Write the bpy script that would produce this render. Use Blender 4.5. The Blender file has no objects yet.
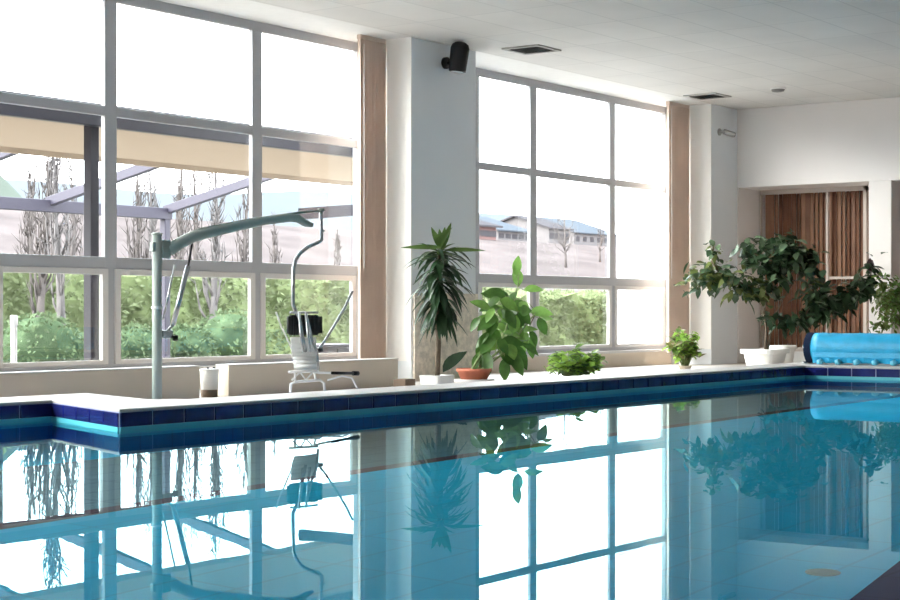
import bpy, bmesh, math, random
from mathutils import Vector, Matrix
C = bpy.context.scene.collection
PI = math.pi
R = math.radians

# ------------------------------------------------------------------ view
F = 1650.0            # focal length in pixels (900 px wide frame)
HOR = 312.0           # row of the horizon
YAW = R(54.2)         # camera turned from the wall normal towards the far end
CAM = 0.80            # eye above the water


def at(px, y, Y):
    """world point at pixel (px, y) of the 900x600 frame lying in the plane Y = const"""
    ph = math.atan((px - 450.0) / F)
    th = ph + YAW
    d = Y / math.cos(th) * math.cos(ph)
    return Vector((Y * math.tan(th), Y, CAM + (HOR - y) * d / F))


# ------------------------------------------------------------------ helpers
class MB:
    def __init__(s):
        s.v = []
        s.f = []
        s.mi = []
        s.cur = 0

    def quad(s, a, b, c, d):
        n = len(s.v)
        s.v += [tuple(a), tuple(b), tuple(c), tuple(d)]
        s.f.append((n, n + 1, n + 2, n + 3)); s.mi.append(s.cur)

    def box(s, x0, x1, y0, y1, z0, z1):
        n = len(s.v)
        s.v += [(x, y, z) for z in (z0, z1) for y in (y0, y1) for x in (x0, x1)]
        for q in ((0, 2, 3, 1), (4, 5, 7, 6), (0, 1, 5, 4), (2, 6, 7, 3), (0, 4, 6, 2), (1, 3, 7, 5)):
            s.f.append(tuple(n + i for i in q)); s.mi.append(s.cur)
        return s

    def obox(s, c, ax, ay, az):
        """oriented box: centre and three half-axis vectors"""
        c = Vector(c); n = len(s.v)
        for k in (-1, 1):
            for j in (-1, 1):
                for i in (-1, 1):
                    s.v.append(tuple(c + i * ax + j * ay + k * az))
        for q in ((0, 2, 3, 1), (4, 5, 7, 6), (0, 1, 5, 4), (2, 6, 7, 3), (0, 4, 6, 2), (1, 3, 7, 5)):
            s.f.append(tuple(n + i for i in q)); s.mi.append(s.cur)
        return s

    def prism(s, pts, z0, z1):
        n = len(s.v); k = len(pts)
        s.v += [(p[0], p[1], z0) for p in pts] + [(p[0], p[1], z1) for p in pts]
        s.f.append(tuple(n + i for i in reversed(range(k)))); s.mi.append(s.cur)
        s.f.append(tuple(n + k + i for i in range(k))); s.mi.append(s.cur)
        for i in range(k):
            j = (i + 1) % k
            s.f.append((n + i, n + j, n + k + j, n + k + i)); s.mi.append(s.cur)
        return s

    def tube(s, pts, r, seg=10, cap=True):
        pts = [Vector(p) for p in pts]
        rs = r if isinstance(r, (list, tuple)) else [r] * len(pts)
        n0 = len(s.v)
        prev = None
        for i, p in enumerate(pts):
            t = (pts[min(i + 1, len(pts) - 1)] - pts[max(i - 1, 0)])
            if t.length < 1e-9:
                t = Vector((0, 0, 1))
            t.normalize()
            if prev is None:
                up = Vector((0, 0, 1)) if abs(t.z) < .9 else Vector((1, 0, 0))
                a = t.cross(up).normalized()
            else:
                a = prev - t * prev.dot(t)
                if a.length < 1e-6:
                    a = t.orthogonal()
                a.normalize()
            prev = a
            b = t.cross(a)
            for k in range(seg):
                g = 2 * PI * k / seg
                s.v.append(tuple(p + (a * math.cos(g) + b * math.sin(g)) * rs[i]))
        for i in range(len(pts) - 1):
            for k in range(seg):
                k2 = (k + 1) % seg
                s.f.append((n0 + i * seg + k, n0 + i * seg + k2, n0 + (i + 1) * seg + k2, n0 + (i + 1) * seg + k)); s.mi.append(s.cur)
        if cap:
            s.f.append(tuple(n0 + k for k in reversed(range(seg)))); s.mi.append(s.cur)
            e = n0 + (len(pts) - 1) * seg
            s.f.append(tuple(e + k for k in range(seg))); s.mi.append(s.cur)
        return s

    def lathe(s, prof, c=(0, 0, 0), seg=28, sq=None):
        """profile of (radius, z); sq = (sx, sy, power) makes a rounded rectangle plan"""
        n0 = len(s.v)
        for (r, z) in prof:
            for k in range(seg):
                g = 2 * PI * k / seg
                x, y = math.cos(g), math.sin(g)
                if sq:
                    p = sq[2]
                    m = (abs(x) ** p + abs(y) ** p) ** (-1.0 / p)
                    x *= m * sq[0]; y *= m * sq[1]
                s.v.append((c[0] + r * x, c[1] + r * y, c[2] + z))
        for i in range(len(prof) - 1):
            for k in range(seg):
                k2 = (k + 1) % seg
                s.f.append((n0 + i * seg + k, n0 + i * seg + k2, n0 + (i + 1) * seg + k2, n0 + (i + 1) * seg + k)); s.mi.append(s.cur)
        s.f.append(tuple(n0 + k for k in reversed(range(seg)))); s.mi.append(s.cur)
        e = n0 + (len(prof) - 1) * seg
        s.f.append(tuple(e + k for k in range(seg))); s.mi.append(s.cur)
        return s

    def leaf(s, base, d, up, L, W, droop=0.3, seg=5, fold=.25, tip=.6):
        """one folded leaf blade; W is the full width, tip moves the widest place"""
        d = Vector(d).normalized(); up = Vector(up)
        side = d.cross(up)
        if side.length < 1e-4:
            side = d.orthogonal()
        side.normalize()
        up = side.cross(d).normalized()
        n0 = len(s.v)
        p = Vector(base); dd = d.copy()
        for i in range(seg + 1):
            t = i / seg
            w = W * .5 * (math.sin(PI * min(1, t ** tip)) ** .8 if 0 < t < 1 else 0.06)
            u2 = side.cross(dd).normalized()
            s.v.append(tuple(p + side * w + u2 * w * fold))
            s.v.append(tuple(p))
            s.v.append(tuple(p - side * w + u2 * w * fold))
            dd = (dd + Vector((0, 0, -1)) * droop / seg).normalized()
            p = p + dd * (L / seg)
        for i in range(seg):
            a = n0 + 3 * i
            s.f.append((a, a + 1, a + 4, a + 3)); s.mi.append(s.cur)
            s.f.append((a + 1, a + 2, a + 5, a + 4)); s.mi.append(s.cur)
        return s

    def build(s, name, mat, parent=None, smooth=False, bevel=0, loc=None):
        me = bpy.data.meshes.new(name)
        off = Vector((0, 0, 0))
        if parent is not None and parent.type == 'EMPTY':
            off = parent['_w'] if False else Vector(WORLD.get(parent.name, (0, 0, 0)))
        elif parent is not None:
            off = Vector(WORLD.get(parent.name, (0, 0, 0)))
        elif loc is not None:
            off = Vector(loc)
        me.from_pydata([tuple(Vector(v) - off) for v in s.v], [], s.f)
        mats = mat if isinstance(mat, (list, tuple)) else [mat]
        for m in mats:
            me.materials.append(m)
        for p, i in zip(me.polygons, s.mi):
            p.material_index = i
            p.use_smooth = smooth
        bm = bmesh.new(); bm.from_mesh(me)
        bmesh.ops.recalc_face_normals(bm, faces=bm.faces[:])
        bm.to_mesh(me); bm.free()
        me.update()
        o = bpy.data.objects.new(name, me)
        C.objects.link(o)
        if parent is not None:
            o.parent = parent
        else:
            o.location = off
        WORLD[o.name] = tuple(off)
        if bevel:
            b = o.modifiers.new('bevel', 'BEVEL'); b.width = bevel; b.segments = 2; b.limit_method = 'ANGLE'
        return o


WORLD = {}      # object name -> world origin its vertices are relative to


def tag(o, label=None, cat=None, group=None, kind=None):
    if label: o['label'] = label
    if cat: o['category'] = cat
    if group: o['group'] = group
    if kind: o['kind'] = kind
    return o


def thing(name, loc, label=None, cat=None, group=None, kind=None):
    o = bpy.data.objects.new(name, None)
    C.objects.link(o)
    o.location = loc
    o.empty_display_size = .1
    WORLD[o.name] = tuple(loc)
    return tag(o, label, cat, group, kind)


def copy_tree(o, loc, parent=None):
    c = o.copy(); C.objects.link(c)
    if parent is not None:
        c.parent = parent
    else:
        c.location = loc
    for ch in list(o.children):
        copy_tree(ch, None, c)
    return c


# ------------------------------------------------------------------ materials
def mat(name, col, rough=.6, metal=0.0, spec=.5, noise=0.0, nscale=8.0, bump=0.0, bscale=60.0, transl=0.0, coat=0):
    m = bpy.data.materials.new(name); m.use_nodes = True
    nt = m.node_tree; N = nt.nodes; L = nt.links
    b = N['Principled BSDF']; out = N['Material Output']
    b.inputs['Roughness'].default_value = rough
    b.inputs['Metallic'].default_value = metal
    b.inputs['Specular IOR Level'].default_value = spec
    b.inputs['Coat Weight'].default_value = coat
    b.inputs['Base Color'].default_value = (*col, 1)
    tc = N.new('ShaderNodeTexCoord')
    csock = None
    if noise:
        t = N.new('ShaderNodeTexNoise'); t.inputs['Scale'].default_value = nscale; t.inputs['Detail'].default_value = 4
        L.new(tc.outputs['Object'], t.inputs['Vector'])
        r = N.new('ShaderNodeValToRGB')
        r.color_ramp.elements[0].position = .3; r.color_ramp.elements[1].position = .7
        r.color_ramp.elements[0].color = (*[max(0, c * (1 - noise)) for c in col], 1)
        r.color_ramp.elements[1].color = (*[min(1, c * (1 + noise)) for c in col], 1)
        L.new(t.outputs['Fac'], r.inputs['Fac'])
        csock = r.outputs['Color']
        L.new(csock, b.inputs['Base Color'])
    if bump:
        t2 = N.new('ShaderNodeTexNoise'); t2.inputs['Scale'].default_value = bscale
        L.new(tc.outputs['Object'], t2.inputs['Vector'])
        bp = N.new('ShaderNodeBump'); bp.inputs['Strength'].default_value = bump; bp.inputs['Distance'].default_value = .02
        L.new(t2.outputs['Fac'], bp.inputs['Height']); L.new(bp.outputs['Normal'], b.inputs['Normal'])
    if transl:
        tr = N.new('ShaderNodeBsdfTranslucent')
        tr.inputs['Color'].default_value = (*[min(1, c * 1.4) for c in col], 1)
        if csock: L.new(csock, tr.inputs['Color'])
        mx = N.new('ShaderNodeMixShader'); mx.inputs[0].default_value = transl
        L.new(b.outputs[0], mx.inputs[1]); L.new(tr.outputs[0], mx.inputs[2]); L.new(mx.outputs[0], out.inputs['Surface'])
    return m


def grid_mat(name, col, line, sx, sy, mortar=.01, rough=.5, var=.06, noise=0.0, axes='XY', bump=0.0, row_off=0.0):
    """tiles with joints laid out in object space"""
    m = bpy.data.materials.new(name); m.use_nodes = True
    nt = m.node_tree; N = nt.nodes; L = nt.links
    b = N['Principled BSDF']; b.inputs['Roughness'].default_value = rough
    tc = N.new('ShaderNodeTexCoord')
    vec = tc.outputs['Object']
    if axes != 'XY':
        sp = N.new('ShaderNodeSeparateXYZ'); cb = N.new('ShaderNodeCombineXYZ')
        L.new(vec, sp.inputs[0])
        L.new(sp.outputs[axes[0]], cb.inputs[0]); L.new(sp.outputs[axes[1]], cb.inputs[1])
        vec = cb.outputs[0]
    br = N.new('ShaderNodeTexBrick')
    br.offset = row_off; br.squash = 1.0
    br.inputs['Scale'].default_value = 1.0
    br.inputs['Brick Width'].default_value = sx; br.inputs['Row Height'].default_value = sy
    br.inputs['Mortar Size'].default_value = mortar; br.inputs['Mortar Smooth'].default_value = .2
    br.inputs['Color1'].default_value = (*[c * (1 - var) for c in col], 1)
    br.inputs['Color2'].default_value = (*[min(1, c * (1 + var)) for c in col], 1)
    br.inputs['Mortar'].default_value = (*line, 1)
    L.new(vec, br.inputs['Vector'])
    cs = br.outputs['Color']
    if noise:
        t = N.new('ShaderNodeTexNoise'); t.inputs['Scale'].default_value = 1.3; t.inputs['Detail'].default_value = 6
        L.new(tc.outputs['Object'], t.inputs['Vector'])
        mr = N.new('ShaderNodeMapRange'); mr.inputs['To Min'].default_value = 1 - noise; mr.inputs['To Max'].default_value = 1 + noise
        L.new(t.outputs['Fac'], mr.inputs['Value'])
        mu = N.new('ShaderNodeMix'); mu.data_type = 'RGBA'; mu.blend_type = 'MULTIPLY'; mu.inputs['Factor'].default_value = 1
        L.new(cs, mu.inputs['A']); L.new(mr.outputs[0], mu.inputs['B'])
        cs = mu.outputs['Result']
    L.new(cs, b.inputs['Base Color'])
    if bump:
        bp = N.new('ShaderNodeBump'); bp.inputs['Strength'].default_value = bump; bp.inputs['Distance'].default_value = .01; bp.invert = True
        L.new(br.outputs['Fac'], bp.inputs['Height']); L.new(bp.outputs['Normal'], b.inputs['Normal'])
    return m


M = {}
M['paint'] = mat('paint', (.78, .805, .83), .7, noise=.03, nscale=.8)
M['farpaint'] = mat('farpaint', (.79, .75, .73), .7, noise=.03, nscale=.7)
M['ceiling'] = grid_mat('ceiling', (.72, .70, .68), (.62, .605, .59), 1.2, .6, .012, .85, .03, .10)
M['plaster'] = mat('plaster', (.82, .81, .8), .8, noise=.02)
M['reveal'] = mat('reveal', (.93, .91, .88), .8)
M['alu'] = mat('alu', (.40, .40, .42), .5)
M['sash'] = mat('sash', (.60, .575, .56), .5)
M['deck'] = grid_mat('deck', (.54, .50, .46), (.45, .42, .4), .3, .3, .006, .5, .04, .05)
M['coping'] = mat('coping', (.47, .445, .43), .5, noise=.04, nscale=3)
M['grout'] = mat('grout', (.34, .38, .62), .6)
M['navy'] = mat('navy', (.012, .018, .115), .15, noise=.3, nscale=5)
M['strip'] = mat('strip', (.10, .50, .62), .3)
M['poolwall'] = grid_mat('poolwall', (.02, .30, .60), (.02, .22, .45), .3, .12, .008, .4, .05, axes='XZ')
M['poolfloor'] = grid_mat('poolfloor', (.02, .62, .92), (.02, .52, .80), .6, .3, .010, .4, .03)
M['poolshelf'] = grid_mat('poolshelf', (.19, .27, .32), (.14, .2, .25), .6, .3, .012, .4, .04)
M['redline'] = mat('redline', (.16, .045, .07), .5)
M['plinth'] = mat('plinth', (.68, .59, .48), .6, noise=.03, nscale=2)
M['dado'] = mat('dado', (.76, .68, .59), .8, noise=.2, nscale=16, bump=.3, bscale=50)
M['curtain'] = mat('curtain', (.70, .575, .49), .85, noise=.05, nscale=3, transl=.15, spec=.1)
M['brown'] = mat('brown', (.23, .105, .062), .6, noise=.2, nscale=2.5, transl=.1)
M['brown2'] = mat('brown2', (.38, .20, .125), .6, noise=.15, nscale=2.5, transl=.1)
M['darkback'] = mat('darkback', (.07, .04, .035), .8)
M['whiteframe'] = mat('whiteframe', (.58, .50, .45), .5)
M['black'] = mat('black', (.009, .009, .011), .5, spec=.3)
M['blackpad'] = mat('blackpad', (.015, .016, .018), .6)
M['lens'] = mat('lens', (.55, .58, .6), .15)
M['vent'] = mat('vent', (.20, .195, .185), .6)
M['ventrim'] = mat('ventrim', (.42, .41, .40), .6)
M['lift'] = mat('lift', (.37, .43, .40), .4)
M['steel'] = mat('steel', (.55, .56, .57), .25, metal=.8)
M['mesh'] = mat('mesh', (.80, .79, .77), .6, transl=.3)
M['whiteplastic'] = mat('whiteplastic', (.82, .81, .79), .4)
M['terracotta'] = mat('terracotta', (.42, .13, .075), .7, noise=.1)
M['soil'] = mat('soil', (.05, .035, .025), .9, noise=.3, nscale=40, bump=.5)
M['bark'] = mat('bark', (.16, .12, .085), .85, noise=.3, nscale=20, bump=.4)
M['stem'] = mat('stem', (.20, .27, .10), .6, noise=.2)
M['palestem'] = mat('palestem', (.62, .66, .45), .5)
M['dracaena'] = mat('dracaena', (.022, .055, .022), .35, noise=.4, nscale=6, transl=.22)
M['dracaena2'] = mat('dracaena2', (.07, .125, .03), .35, noise=.3, nscale=6, transl=.3)
M['dief'] = mat('dief', (.065, .15, .03), .35, noise=.35, nscale=9, transl=.4)
M['dief2'] = mat('dief2', (.19, .36, .08), .35, noise=.3, nscale=9, transl=.45)
M['lime'] = mat('lime', (.34, .54, .10), .4, noise=.35, nscale=14, transl=.45)
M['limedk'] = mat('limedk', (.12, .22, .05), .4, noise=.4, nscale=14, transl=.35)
M['croton'] = mat('croton', (.20, .18, .07), .4, noise=.4, nscale=14, transl=.4)
M['ficus'] = mat('ficus', (.030, .062, .028), .3, noise=.4, nscale=8, transl=.25)
M['ficus2'] = mat('ficus2', (.10, .155, .085), .28, noise=.3, nscale=8, transl=.3)
M['ficus3'] = mat('ficus3', (.13, .16, .05), .4, noise=.3, nscale=8, transl=.4)
M['dry'] = mat('dry', (.09, .055, .06), .6)
M['bluecover'] = mat('bluecover', (.012, .37, .66), .4, noise=.08, nscale=10, bump=.25, bscale=45)
M['bubble'] = mat('bubble', (.12, .50, .68), .35, noise=.2, nscale=12)  # paler blue paints the highlights along the hem bubbles
M['coverdark'] = mat('coverdark', (.008, .018, .05), .7, spec=.1)
M['slate'] = grid_mat('slate', (.028, .030, .088), (.02, .02, .06), .3, .3, .006, .75, .08)
M['drain'] = mat('drain', (.34, .35, .33), .5)
M['woodbox'] = mat('woodbox', (.16, .11, .075), .7)
# outside
M['paving'] = mat('paving', (.26, .25, .24), .9, noise=.1, nscale=1, spec=0)
M['field'] = mat('field', (.062, .053, .053), .95, noise=.2, nscale=.25, spec=0)
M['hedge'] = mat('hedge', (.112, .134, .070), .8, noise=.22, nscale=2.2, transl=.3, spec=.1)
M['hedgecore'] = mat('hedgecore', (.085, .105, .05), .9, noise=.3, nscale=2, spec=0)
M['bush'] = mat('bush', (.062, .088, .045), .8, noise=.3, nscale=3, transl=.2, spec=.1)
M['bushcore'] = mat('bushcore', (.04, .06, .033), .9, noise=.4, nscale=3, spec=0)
M['pergdark'] = mat('pergdark', (.013, .011, .017), .5, spec=.3)
M['perglilac'] = mat('perglilac', (.033, .030, .044), .5, spec=.2)
M['baretree'] = mat('baretree', (.072, .063, .061), .9, noise=.2, nscale=3, spec=0)
M['birch'] = mat('birch', (.085, .078, .078), .9, noise=.3, nscale=6, spec=0)
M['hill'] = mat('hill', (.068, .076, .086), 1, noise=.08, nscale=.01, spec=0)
M['hill2'] = mat('hill2', (.060, .07, .06), 1, noise=.15, nscale=.06, spec=0)
M['bluewall'] = mat('bluewall', (.095, .088, .09), .9, spec=0)
M['blueroof'] = mat('blueroof', (.045, .052, .062), .8, spec=0)
M['pinkwall'] = mat('pinkwall', (.10, .062, .06), .9, spec=0)
M['greyroof'] = mat('greyroof', (.04, .038, .042), .9, spec=0)
M['whitewall'] = mat('whitewall', (.74, .72, .71), .9)
M['lamp_white'] = mat('lamp_white', (.55, .55, .56), .5)
M['greycabinet'] = mat('greycabinet', (.06, .056, .066), .7, spec=.1)

# beige canopy cloth: lets daylight through
m = M['canopy'] = mat('canopy', (.32, .27, .22), .9, transl=.27, spec=0)

# glass: thin clear sheet
m = bpy.data.materials.new('glass'); m.use_nodes = True; M['glass'] = m
N = m.node_tree.nodes; L = m.node_tree.links; N.clear()
o_ = N.new('ShaderNodeOutputMaterial'); t_ = N.new('ShaderNodeBsdfTransparent'); g_ = N.new('ShaderNodeBsdfGlossy')
g_.inputs['Roughness'].default_value = .0
t_.inputs['Color'].default_value = (.95, .97, .96, 1)
lw = N.new('ShaderNodeLayerWeight'); lw.inputs['Blend'].default_value = .5
pw = N.new('ShaderNodeMath'); pw.operation = 'POWER'; pw.inputs[1].default_value = 5.0
ma = N.new('ShaderNodeMath'); ma.operation = 'MULTIPLY_ADD'; ma.inputs[1].default_value = .96; ma.inputs[2].default_value = .035
L.new(lw.outputs['Facing'], pw.inputs[0]); L.new(pw.outputs[0], ma.inputs[0])
mx = N.new('ShaderNodeMixShader')
L.new(ma.outputs[0], mx.inputs[0]); L.new(t_.outputs[0], mx.inputs[1]); L.new(g_.outputs[0], mx.inputs[2]); L.new(mx.outputs[0], o_.inputs[0])

# water
m = bpy.data.materials.new('water'); m.use_nodes = True; M['water'] = m
N = m.node_tree.nodes; L = m.node_tree.links
b = N['Principled BSDF']
N.remove(b)
rf = N.new('ShaderNodeBsdfRefraction'); rf.inputs['IOR'].default_value = 1.33; rf.inputs['Roughness'].default_value = 0; rf.inputs['Color'].default_value = (.84, .98, 1, 1)
gl = N.new('ShaderNodeBsdfGlossy'); gl.inputs['Roughness'].default_value = 0; gl.inputs['Color'].default_value = (.66, .95, 1, 1)
fr = N.new('ShaderNodeFresnel'); fr.inputs['IOR'].default_value = 1.33
hf = N.new('ShaderNodeMath'); hf.operation = 'MULTIPLY'; hf.inputs[1].default_value = .62
mx = N.new('ShaderNodeMixShader')
L.new(fr.outputs[0], hf.inputs[0]); L.new(hf.outputs[0], mx.inputs[0]); L.new(rf.outputs[0], mx.inputs[1]); L.new(gl.outputs[0], mx.inputs[2])
L.new(mx.outputs[0], N['Material Output'].inputs['Surface'])
tc = N.new('ShaderNodeTexCoord'); mp = N.new('ShaderNodeMapping'); mp.inputs['Scale'].default_value = (.9, 1.6, 1)
nz = N.new('ShaderNodeTexNoise'); nz.inputs['Scale'].default_value = 1.6; nz.inputs['Detail'].default_value = 2
bp = N.new('ShaderNodeBump'); bp.inputs['Strength'].default_value = .05; bp.inputs['Distance'].default_value = .004
L.new(tc.outputs['Object'], mp.inputs[0]); L.new(mp.outputs[0], nz.inputs['Vector']); L.new(nz.outputs['Fac'], bp.inputs['Height'])
for q_ in (rf, gl, fr):
    L.new(bp.outputs['Normal'], q_.inputs['Normal'])

# ------------------------------------------------------------------ setting
CEIL = 3.96
YP, YW = 11.44, 12.22        # pier face, window plane
XF = 23.53                   # far wall
X0, YN = -9.0, -3.0          # walls behind the camera
RIM = .153
BAYS = [(8.75, 15.11), (16.40, 22.65), (1.10, 7.46), (-6.55, -.19)]
outline = [(-8, 1.1), (3.0, 1.34), (5.0, 1.72), (18.7, 1.9), (18.7, 8.2), (7.61, 8.2), (8.13, 9.47), (-8, 9.47)]

# deck around the pool
mb = MB()
mb.box(X0, 25.2, 10.05, 12.4, -.25, 0)
mb.box(8.55, 25.2, 8.7, 10.05, -.25, 0)
mb.box(19.85, 25.2, YN, 8.7, -.25, 0)
mb.build('floor', M['deck']); bpy.data.objects['floor']['kind'] = 'structure'

# raised rim round the far sides
mb = MB()
mb.prism([(-8, 9.47), (8.13, 9.47), (7.61, 8.2), (18.7, 8.2), (18.7, 1.9), (19.9, 1.9), (19.9, 8.78), (8.85, 8.76), (8.62, 8.98), (9.0, 10.08), (-8, 9.9)], RIM - .022, RIM)
mb.build('trim_1', M['coping'], bevel=.006)['kind'] = 'structure'
mb = MB()
mb.prism([(-8, 9.47), (8.13, 9.47), (7.61, 8.2), (18.7, 8.2), (18.7, 1.9), (19.9, 1.9), (19.9, 8.78), (8.85, 8.76), (8.62, 8.98), (9.0, 10.08), (-8, 9.9)], -.25, RIM - .022)
mb.build('pool_rim', M['grout'])['kind'] = 'structure'

# near deck at the photographer's feet
mb = MB()
mb.prism([(X0, YN), (19.8, YN), (19.8, 1.9), (18.7, 1.9), (5.0, 1.72), (3.0, 1.34), (-8, 1.1), (-8, 9.7), (X0, 9.7)], -.25, RIM)
mb.build('trim_2', M['slate'])['kind'] = 'structure'

# dark tile band with joints, turquoise strip below it
def run(p, q, mbt, mbs):
    p = Vector((*p, 0)); q = Vector((*q, 0)); d = (q - p); Ln = d.length; d.normalize()
    n = Vector((-d.y, d.x, 0))            # into the pool for a counter-clockwise outline
    k = max(1, round(Ln / .303)); w = Ln / k
    for i in range(k):
        a = p + d * (i * w + .007); b_ = p + d * ((i + 1) * w - .007)
        c = (a + b_) / 2 + n * .004
        mbt.obox((c.x, c.y, (RIM - .024 + .034) / 2), d * (b_ - a).length / 2, n * .006, Vector((0, 0, (RIM - .024 - .034) / 2)))
    mbs.obox(((p + q) / 2).to_tuple()[:2] + (-.05,), d * Ln / 2, n * .012, Vector((0, 0, .083)))

mbt, mbs = MB(), MB()
ring = outline
for i in (3, 4, 5, 6):
    run(ring[i], ring[i + 1], mbt, mbs)
mbt.build('trim_3', M['navy'], bevel=.003)['kind'] = 'structure'
mbs.build('trim_4', M['strip'])['kind'] = 'structure'

# basin under water
mb = MB()
D = -1.6
for i in range(len(outline)):
    a = outline[i]; b_ = outline[(i + 1) % len(outline)]
    mb.quad((*a, -.06), (*b_, -.06), (*b_, D), (*a, D))
mb.build('pool_wall', M['poolwall'])['kind'] = 'structure'
mb = MB(); mb.prism(outline, D - .2, D)
mb.build('pool_floor', M['poolfloor'])['kind'] = 'structure'
mb = MB(); mb.box(-7, 18.65, 6.42, 8.15, D, D + .003)
mb.build('trim_7', M['poolshelf'])['kind'] = 'structure'
mb = MB(); mb.box(-7, 18.6, 6.28, 6.42, D, D + .004)
mb.build('trim_5', M['redline'])['kind'] = 'structure'
# water surface
bm = bmesh.new()
bm.faces.new([bm.verts.new((x, y, 0)) for x, y in outline])
me = bpy.data.meshes.new('pool_water'); bm.to_mesh(me); bm.free(); me.materials.append(M['water'])
w = bpy.data.objects.new('pool_water', me); C.objects.link(w)
tag(w, 'calm turquoise pool water mirroring the windows and plants', 'water', kind='stuff')

# drain on the pool floor
p = thing('floor_drain', (6.41, 2.73, D), 'round beige drain cover on the pool floor at the right', 'drain')
MB().lathe([(.072, 0), (.072, .012), (.06, .016)], (6.41, 2.73, D), 24).build('drain_ring', M['drain'], p, True)
mb = MB()
for k in range(-3, 4):
    h = math.sqrt(max(0, .057 ** 2 - (k * .018) ** 2))
    mb.box(6.41 - h, 6.41 + h, 2.73 + k * .018 - .005, 2.73 + k * .018 + .005, D + .014, D + .02)
mb.build('grate', M['drain'], p)

# ceiling
mb = MB(); mb.box(X0, 25.2, YN, YP, CEIL, CEIL + .2)
mb.build('ceiling', M['ceiling'])['kind'] = 'structure'
mb = MB()
mb.box(X0, 25.2, YP, YW + .35, CEIL + .0, CEIL + .2)
mb.build('trim_6', M['plaster'])['kind'] = 'structure'

# window wall: piers and low parapet
mb = MB()
ed = sorted(BAYS)
xs = [X0 - .2] + [v for b_ in ed for v in b_] + [XF + .02]
for i in range(0, len(xs), 2):
    MB().box(xs[i], xs[i + 1], YP, YW + .09, -.25, CEIL).build('wall_left', M['paint'], bevel=.01)['kind'] = 'structure'
for b_ in ed:                                            # white reveal linings, window brightness put into their lighter colour
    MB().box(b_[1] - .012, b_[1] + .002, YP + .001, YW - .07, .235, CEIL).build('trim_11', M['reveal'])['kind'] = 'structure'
mb = MB()
for b_ in ed:
    mb.box(b_[0], b_[1], YW - .10, YW + .35, -.25, .20)
mb.build('trim_8', M['plinth'])['kind'] = 'structure'
mb = MB()
for b_ in ed:
    mb.box(b_[0], b_[1], YW - .16, YW + .20, .20, .235)
mb.build('trim_9', M['sash'])['kind'] = 'structure'
# speckled dado on the pier
mb = MB(); mb.box(15.13, 16.40, YP - .03, YP, 0, 1.02)
mb.build('trim_10', M['dado'])['kind'] = 'structure'

# far wall with its recesses
LZ = 2.74
for (xa, xb, ya, yb, za, zb) in ((XF, XF + .95, YN, 11.42, LZ, CEIL),      # wall above the recesses
                                 (XF, XF + .80, 8.95, 9.30, 0, LZ),        # column
                                 (XF, XF + .95, YN, 5.6, 0, LZ),
                                 (XF, XF + 1.3, 11.42, YW + .35, -.2, CEIL),   # jamb beside the corner pier
                                 (XF + .95, XF + 1.2, YN, 11.42, -.1, CEIL)):
    MB().box(xa, xb, ya, yb, za, zb).build('wall_back', M['farpaint'], bevel=.008)['kind'] = 'structure'
mb = MB(); mb.box(XF + .80, XF + .95, 9.30, 11.42, 0, .18); mb.box(XF + .80, XF + .95, 5.6, 8.95, 0, .18)
mb.build('baseboard_back', M['plaster'])['kind'] = 'structure'
# walls behind the camera
mb = MB(); mb.box(X0 - .2, X0, YN, YW + .35, -.2, CEIL)
mb.build('wall_front', M['farpaint'])['kind'] = 'structure'
mb = MB(); mb.box(X0 - .2, 25.2, YN - .2, YN, -.2, CEIL)
mb.build('wall_right', M['farpaint'])['kind'] = 'structure'


# windows ------------------------------------------------------------------
def make_window(name, x0, x1, muls, ztr, zmid):
    w = thing(name, (x0, YW, .235), kind='structure')
    zt = CEIL
    zs = .235
    mb = MB()
    y0, y1 = YW - .02, YW + .042
    mb.box(x0, x0 + .07, y0, y1, zs, zt); mb.box(x1 - .05, x1, y0, y1, zs, zt)
    mb.box(x0, x1, y0, y1, zt - .10, zt); mb.box(x0, x1, y0, y1, zs, zs + .06)
    mb.build('window_frame', M['alu'], w)
    for xm in muls:
        m_ = MB(); m_.box(xm - .08, xm + .08, YW - .015, YW + .037, zs, zt)
        m_.build('mullion', M['alu'], w, bevel=.008)
    for zz, h in ((ztr, .05), (zmid, .06)):
        m_ = MB(); m_.box(x0, x1, YW - .012, YW + .036, zz - h, zz + h)
        m_.build('transom', M['alu'], w, bevel=.008)
    xs = [x0 + .05] + list(muls) + [x1 - .03]
    for i in range(len(xs) - 1):
        a, b_ = xs[i] + .045, xs[i + 1] - .045
        if b_ - a < .4:
            continue
        za, zb = zs + .05, zmid - .055
        m_ = MB(); t = .075
        ya, yb = YW - .03, YW + .02
        m_.box(a, a + t, ya, yb, za, zb); m_.box(b_ - t, b_, ya, yb, za, zb)
        m_.box(a + t, b_ - t, ya, yb, zb - t * .8, zb); m_.box(a + t, b_ - t, ya, yb, za, za + t * .6)
        m_.build('sash', M['sash'], w, bevel=.006)
    m_ = MB(); m_.box(x0 + .03, x1 - .03, YW + .028, YW + .034, zs + .03, zt - .05)
    m_.build('glass_pane', M['glass'], w)
    return w

def muls(x0): return [x0 + 1.10, x0 + 2.48, x0 + 4.59]
make_window('window_1', 8.75, 15.11, [9.77, 11.22, 13.34], 2.775, 1.28)
make_window('window_2', 16.40, 22.65, [17.50, 18.87, 21.0], 2.70, 1.24)
make_window('window_3', 1.10, 7.46, [2.2, 3.58, 5.69], 2.775, 1.28)
make_window('window_4', -6.55, -.19, [-5.45, -4.07, -1.96], 2.775, 1.28)

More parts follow.
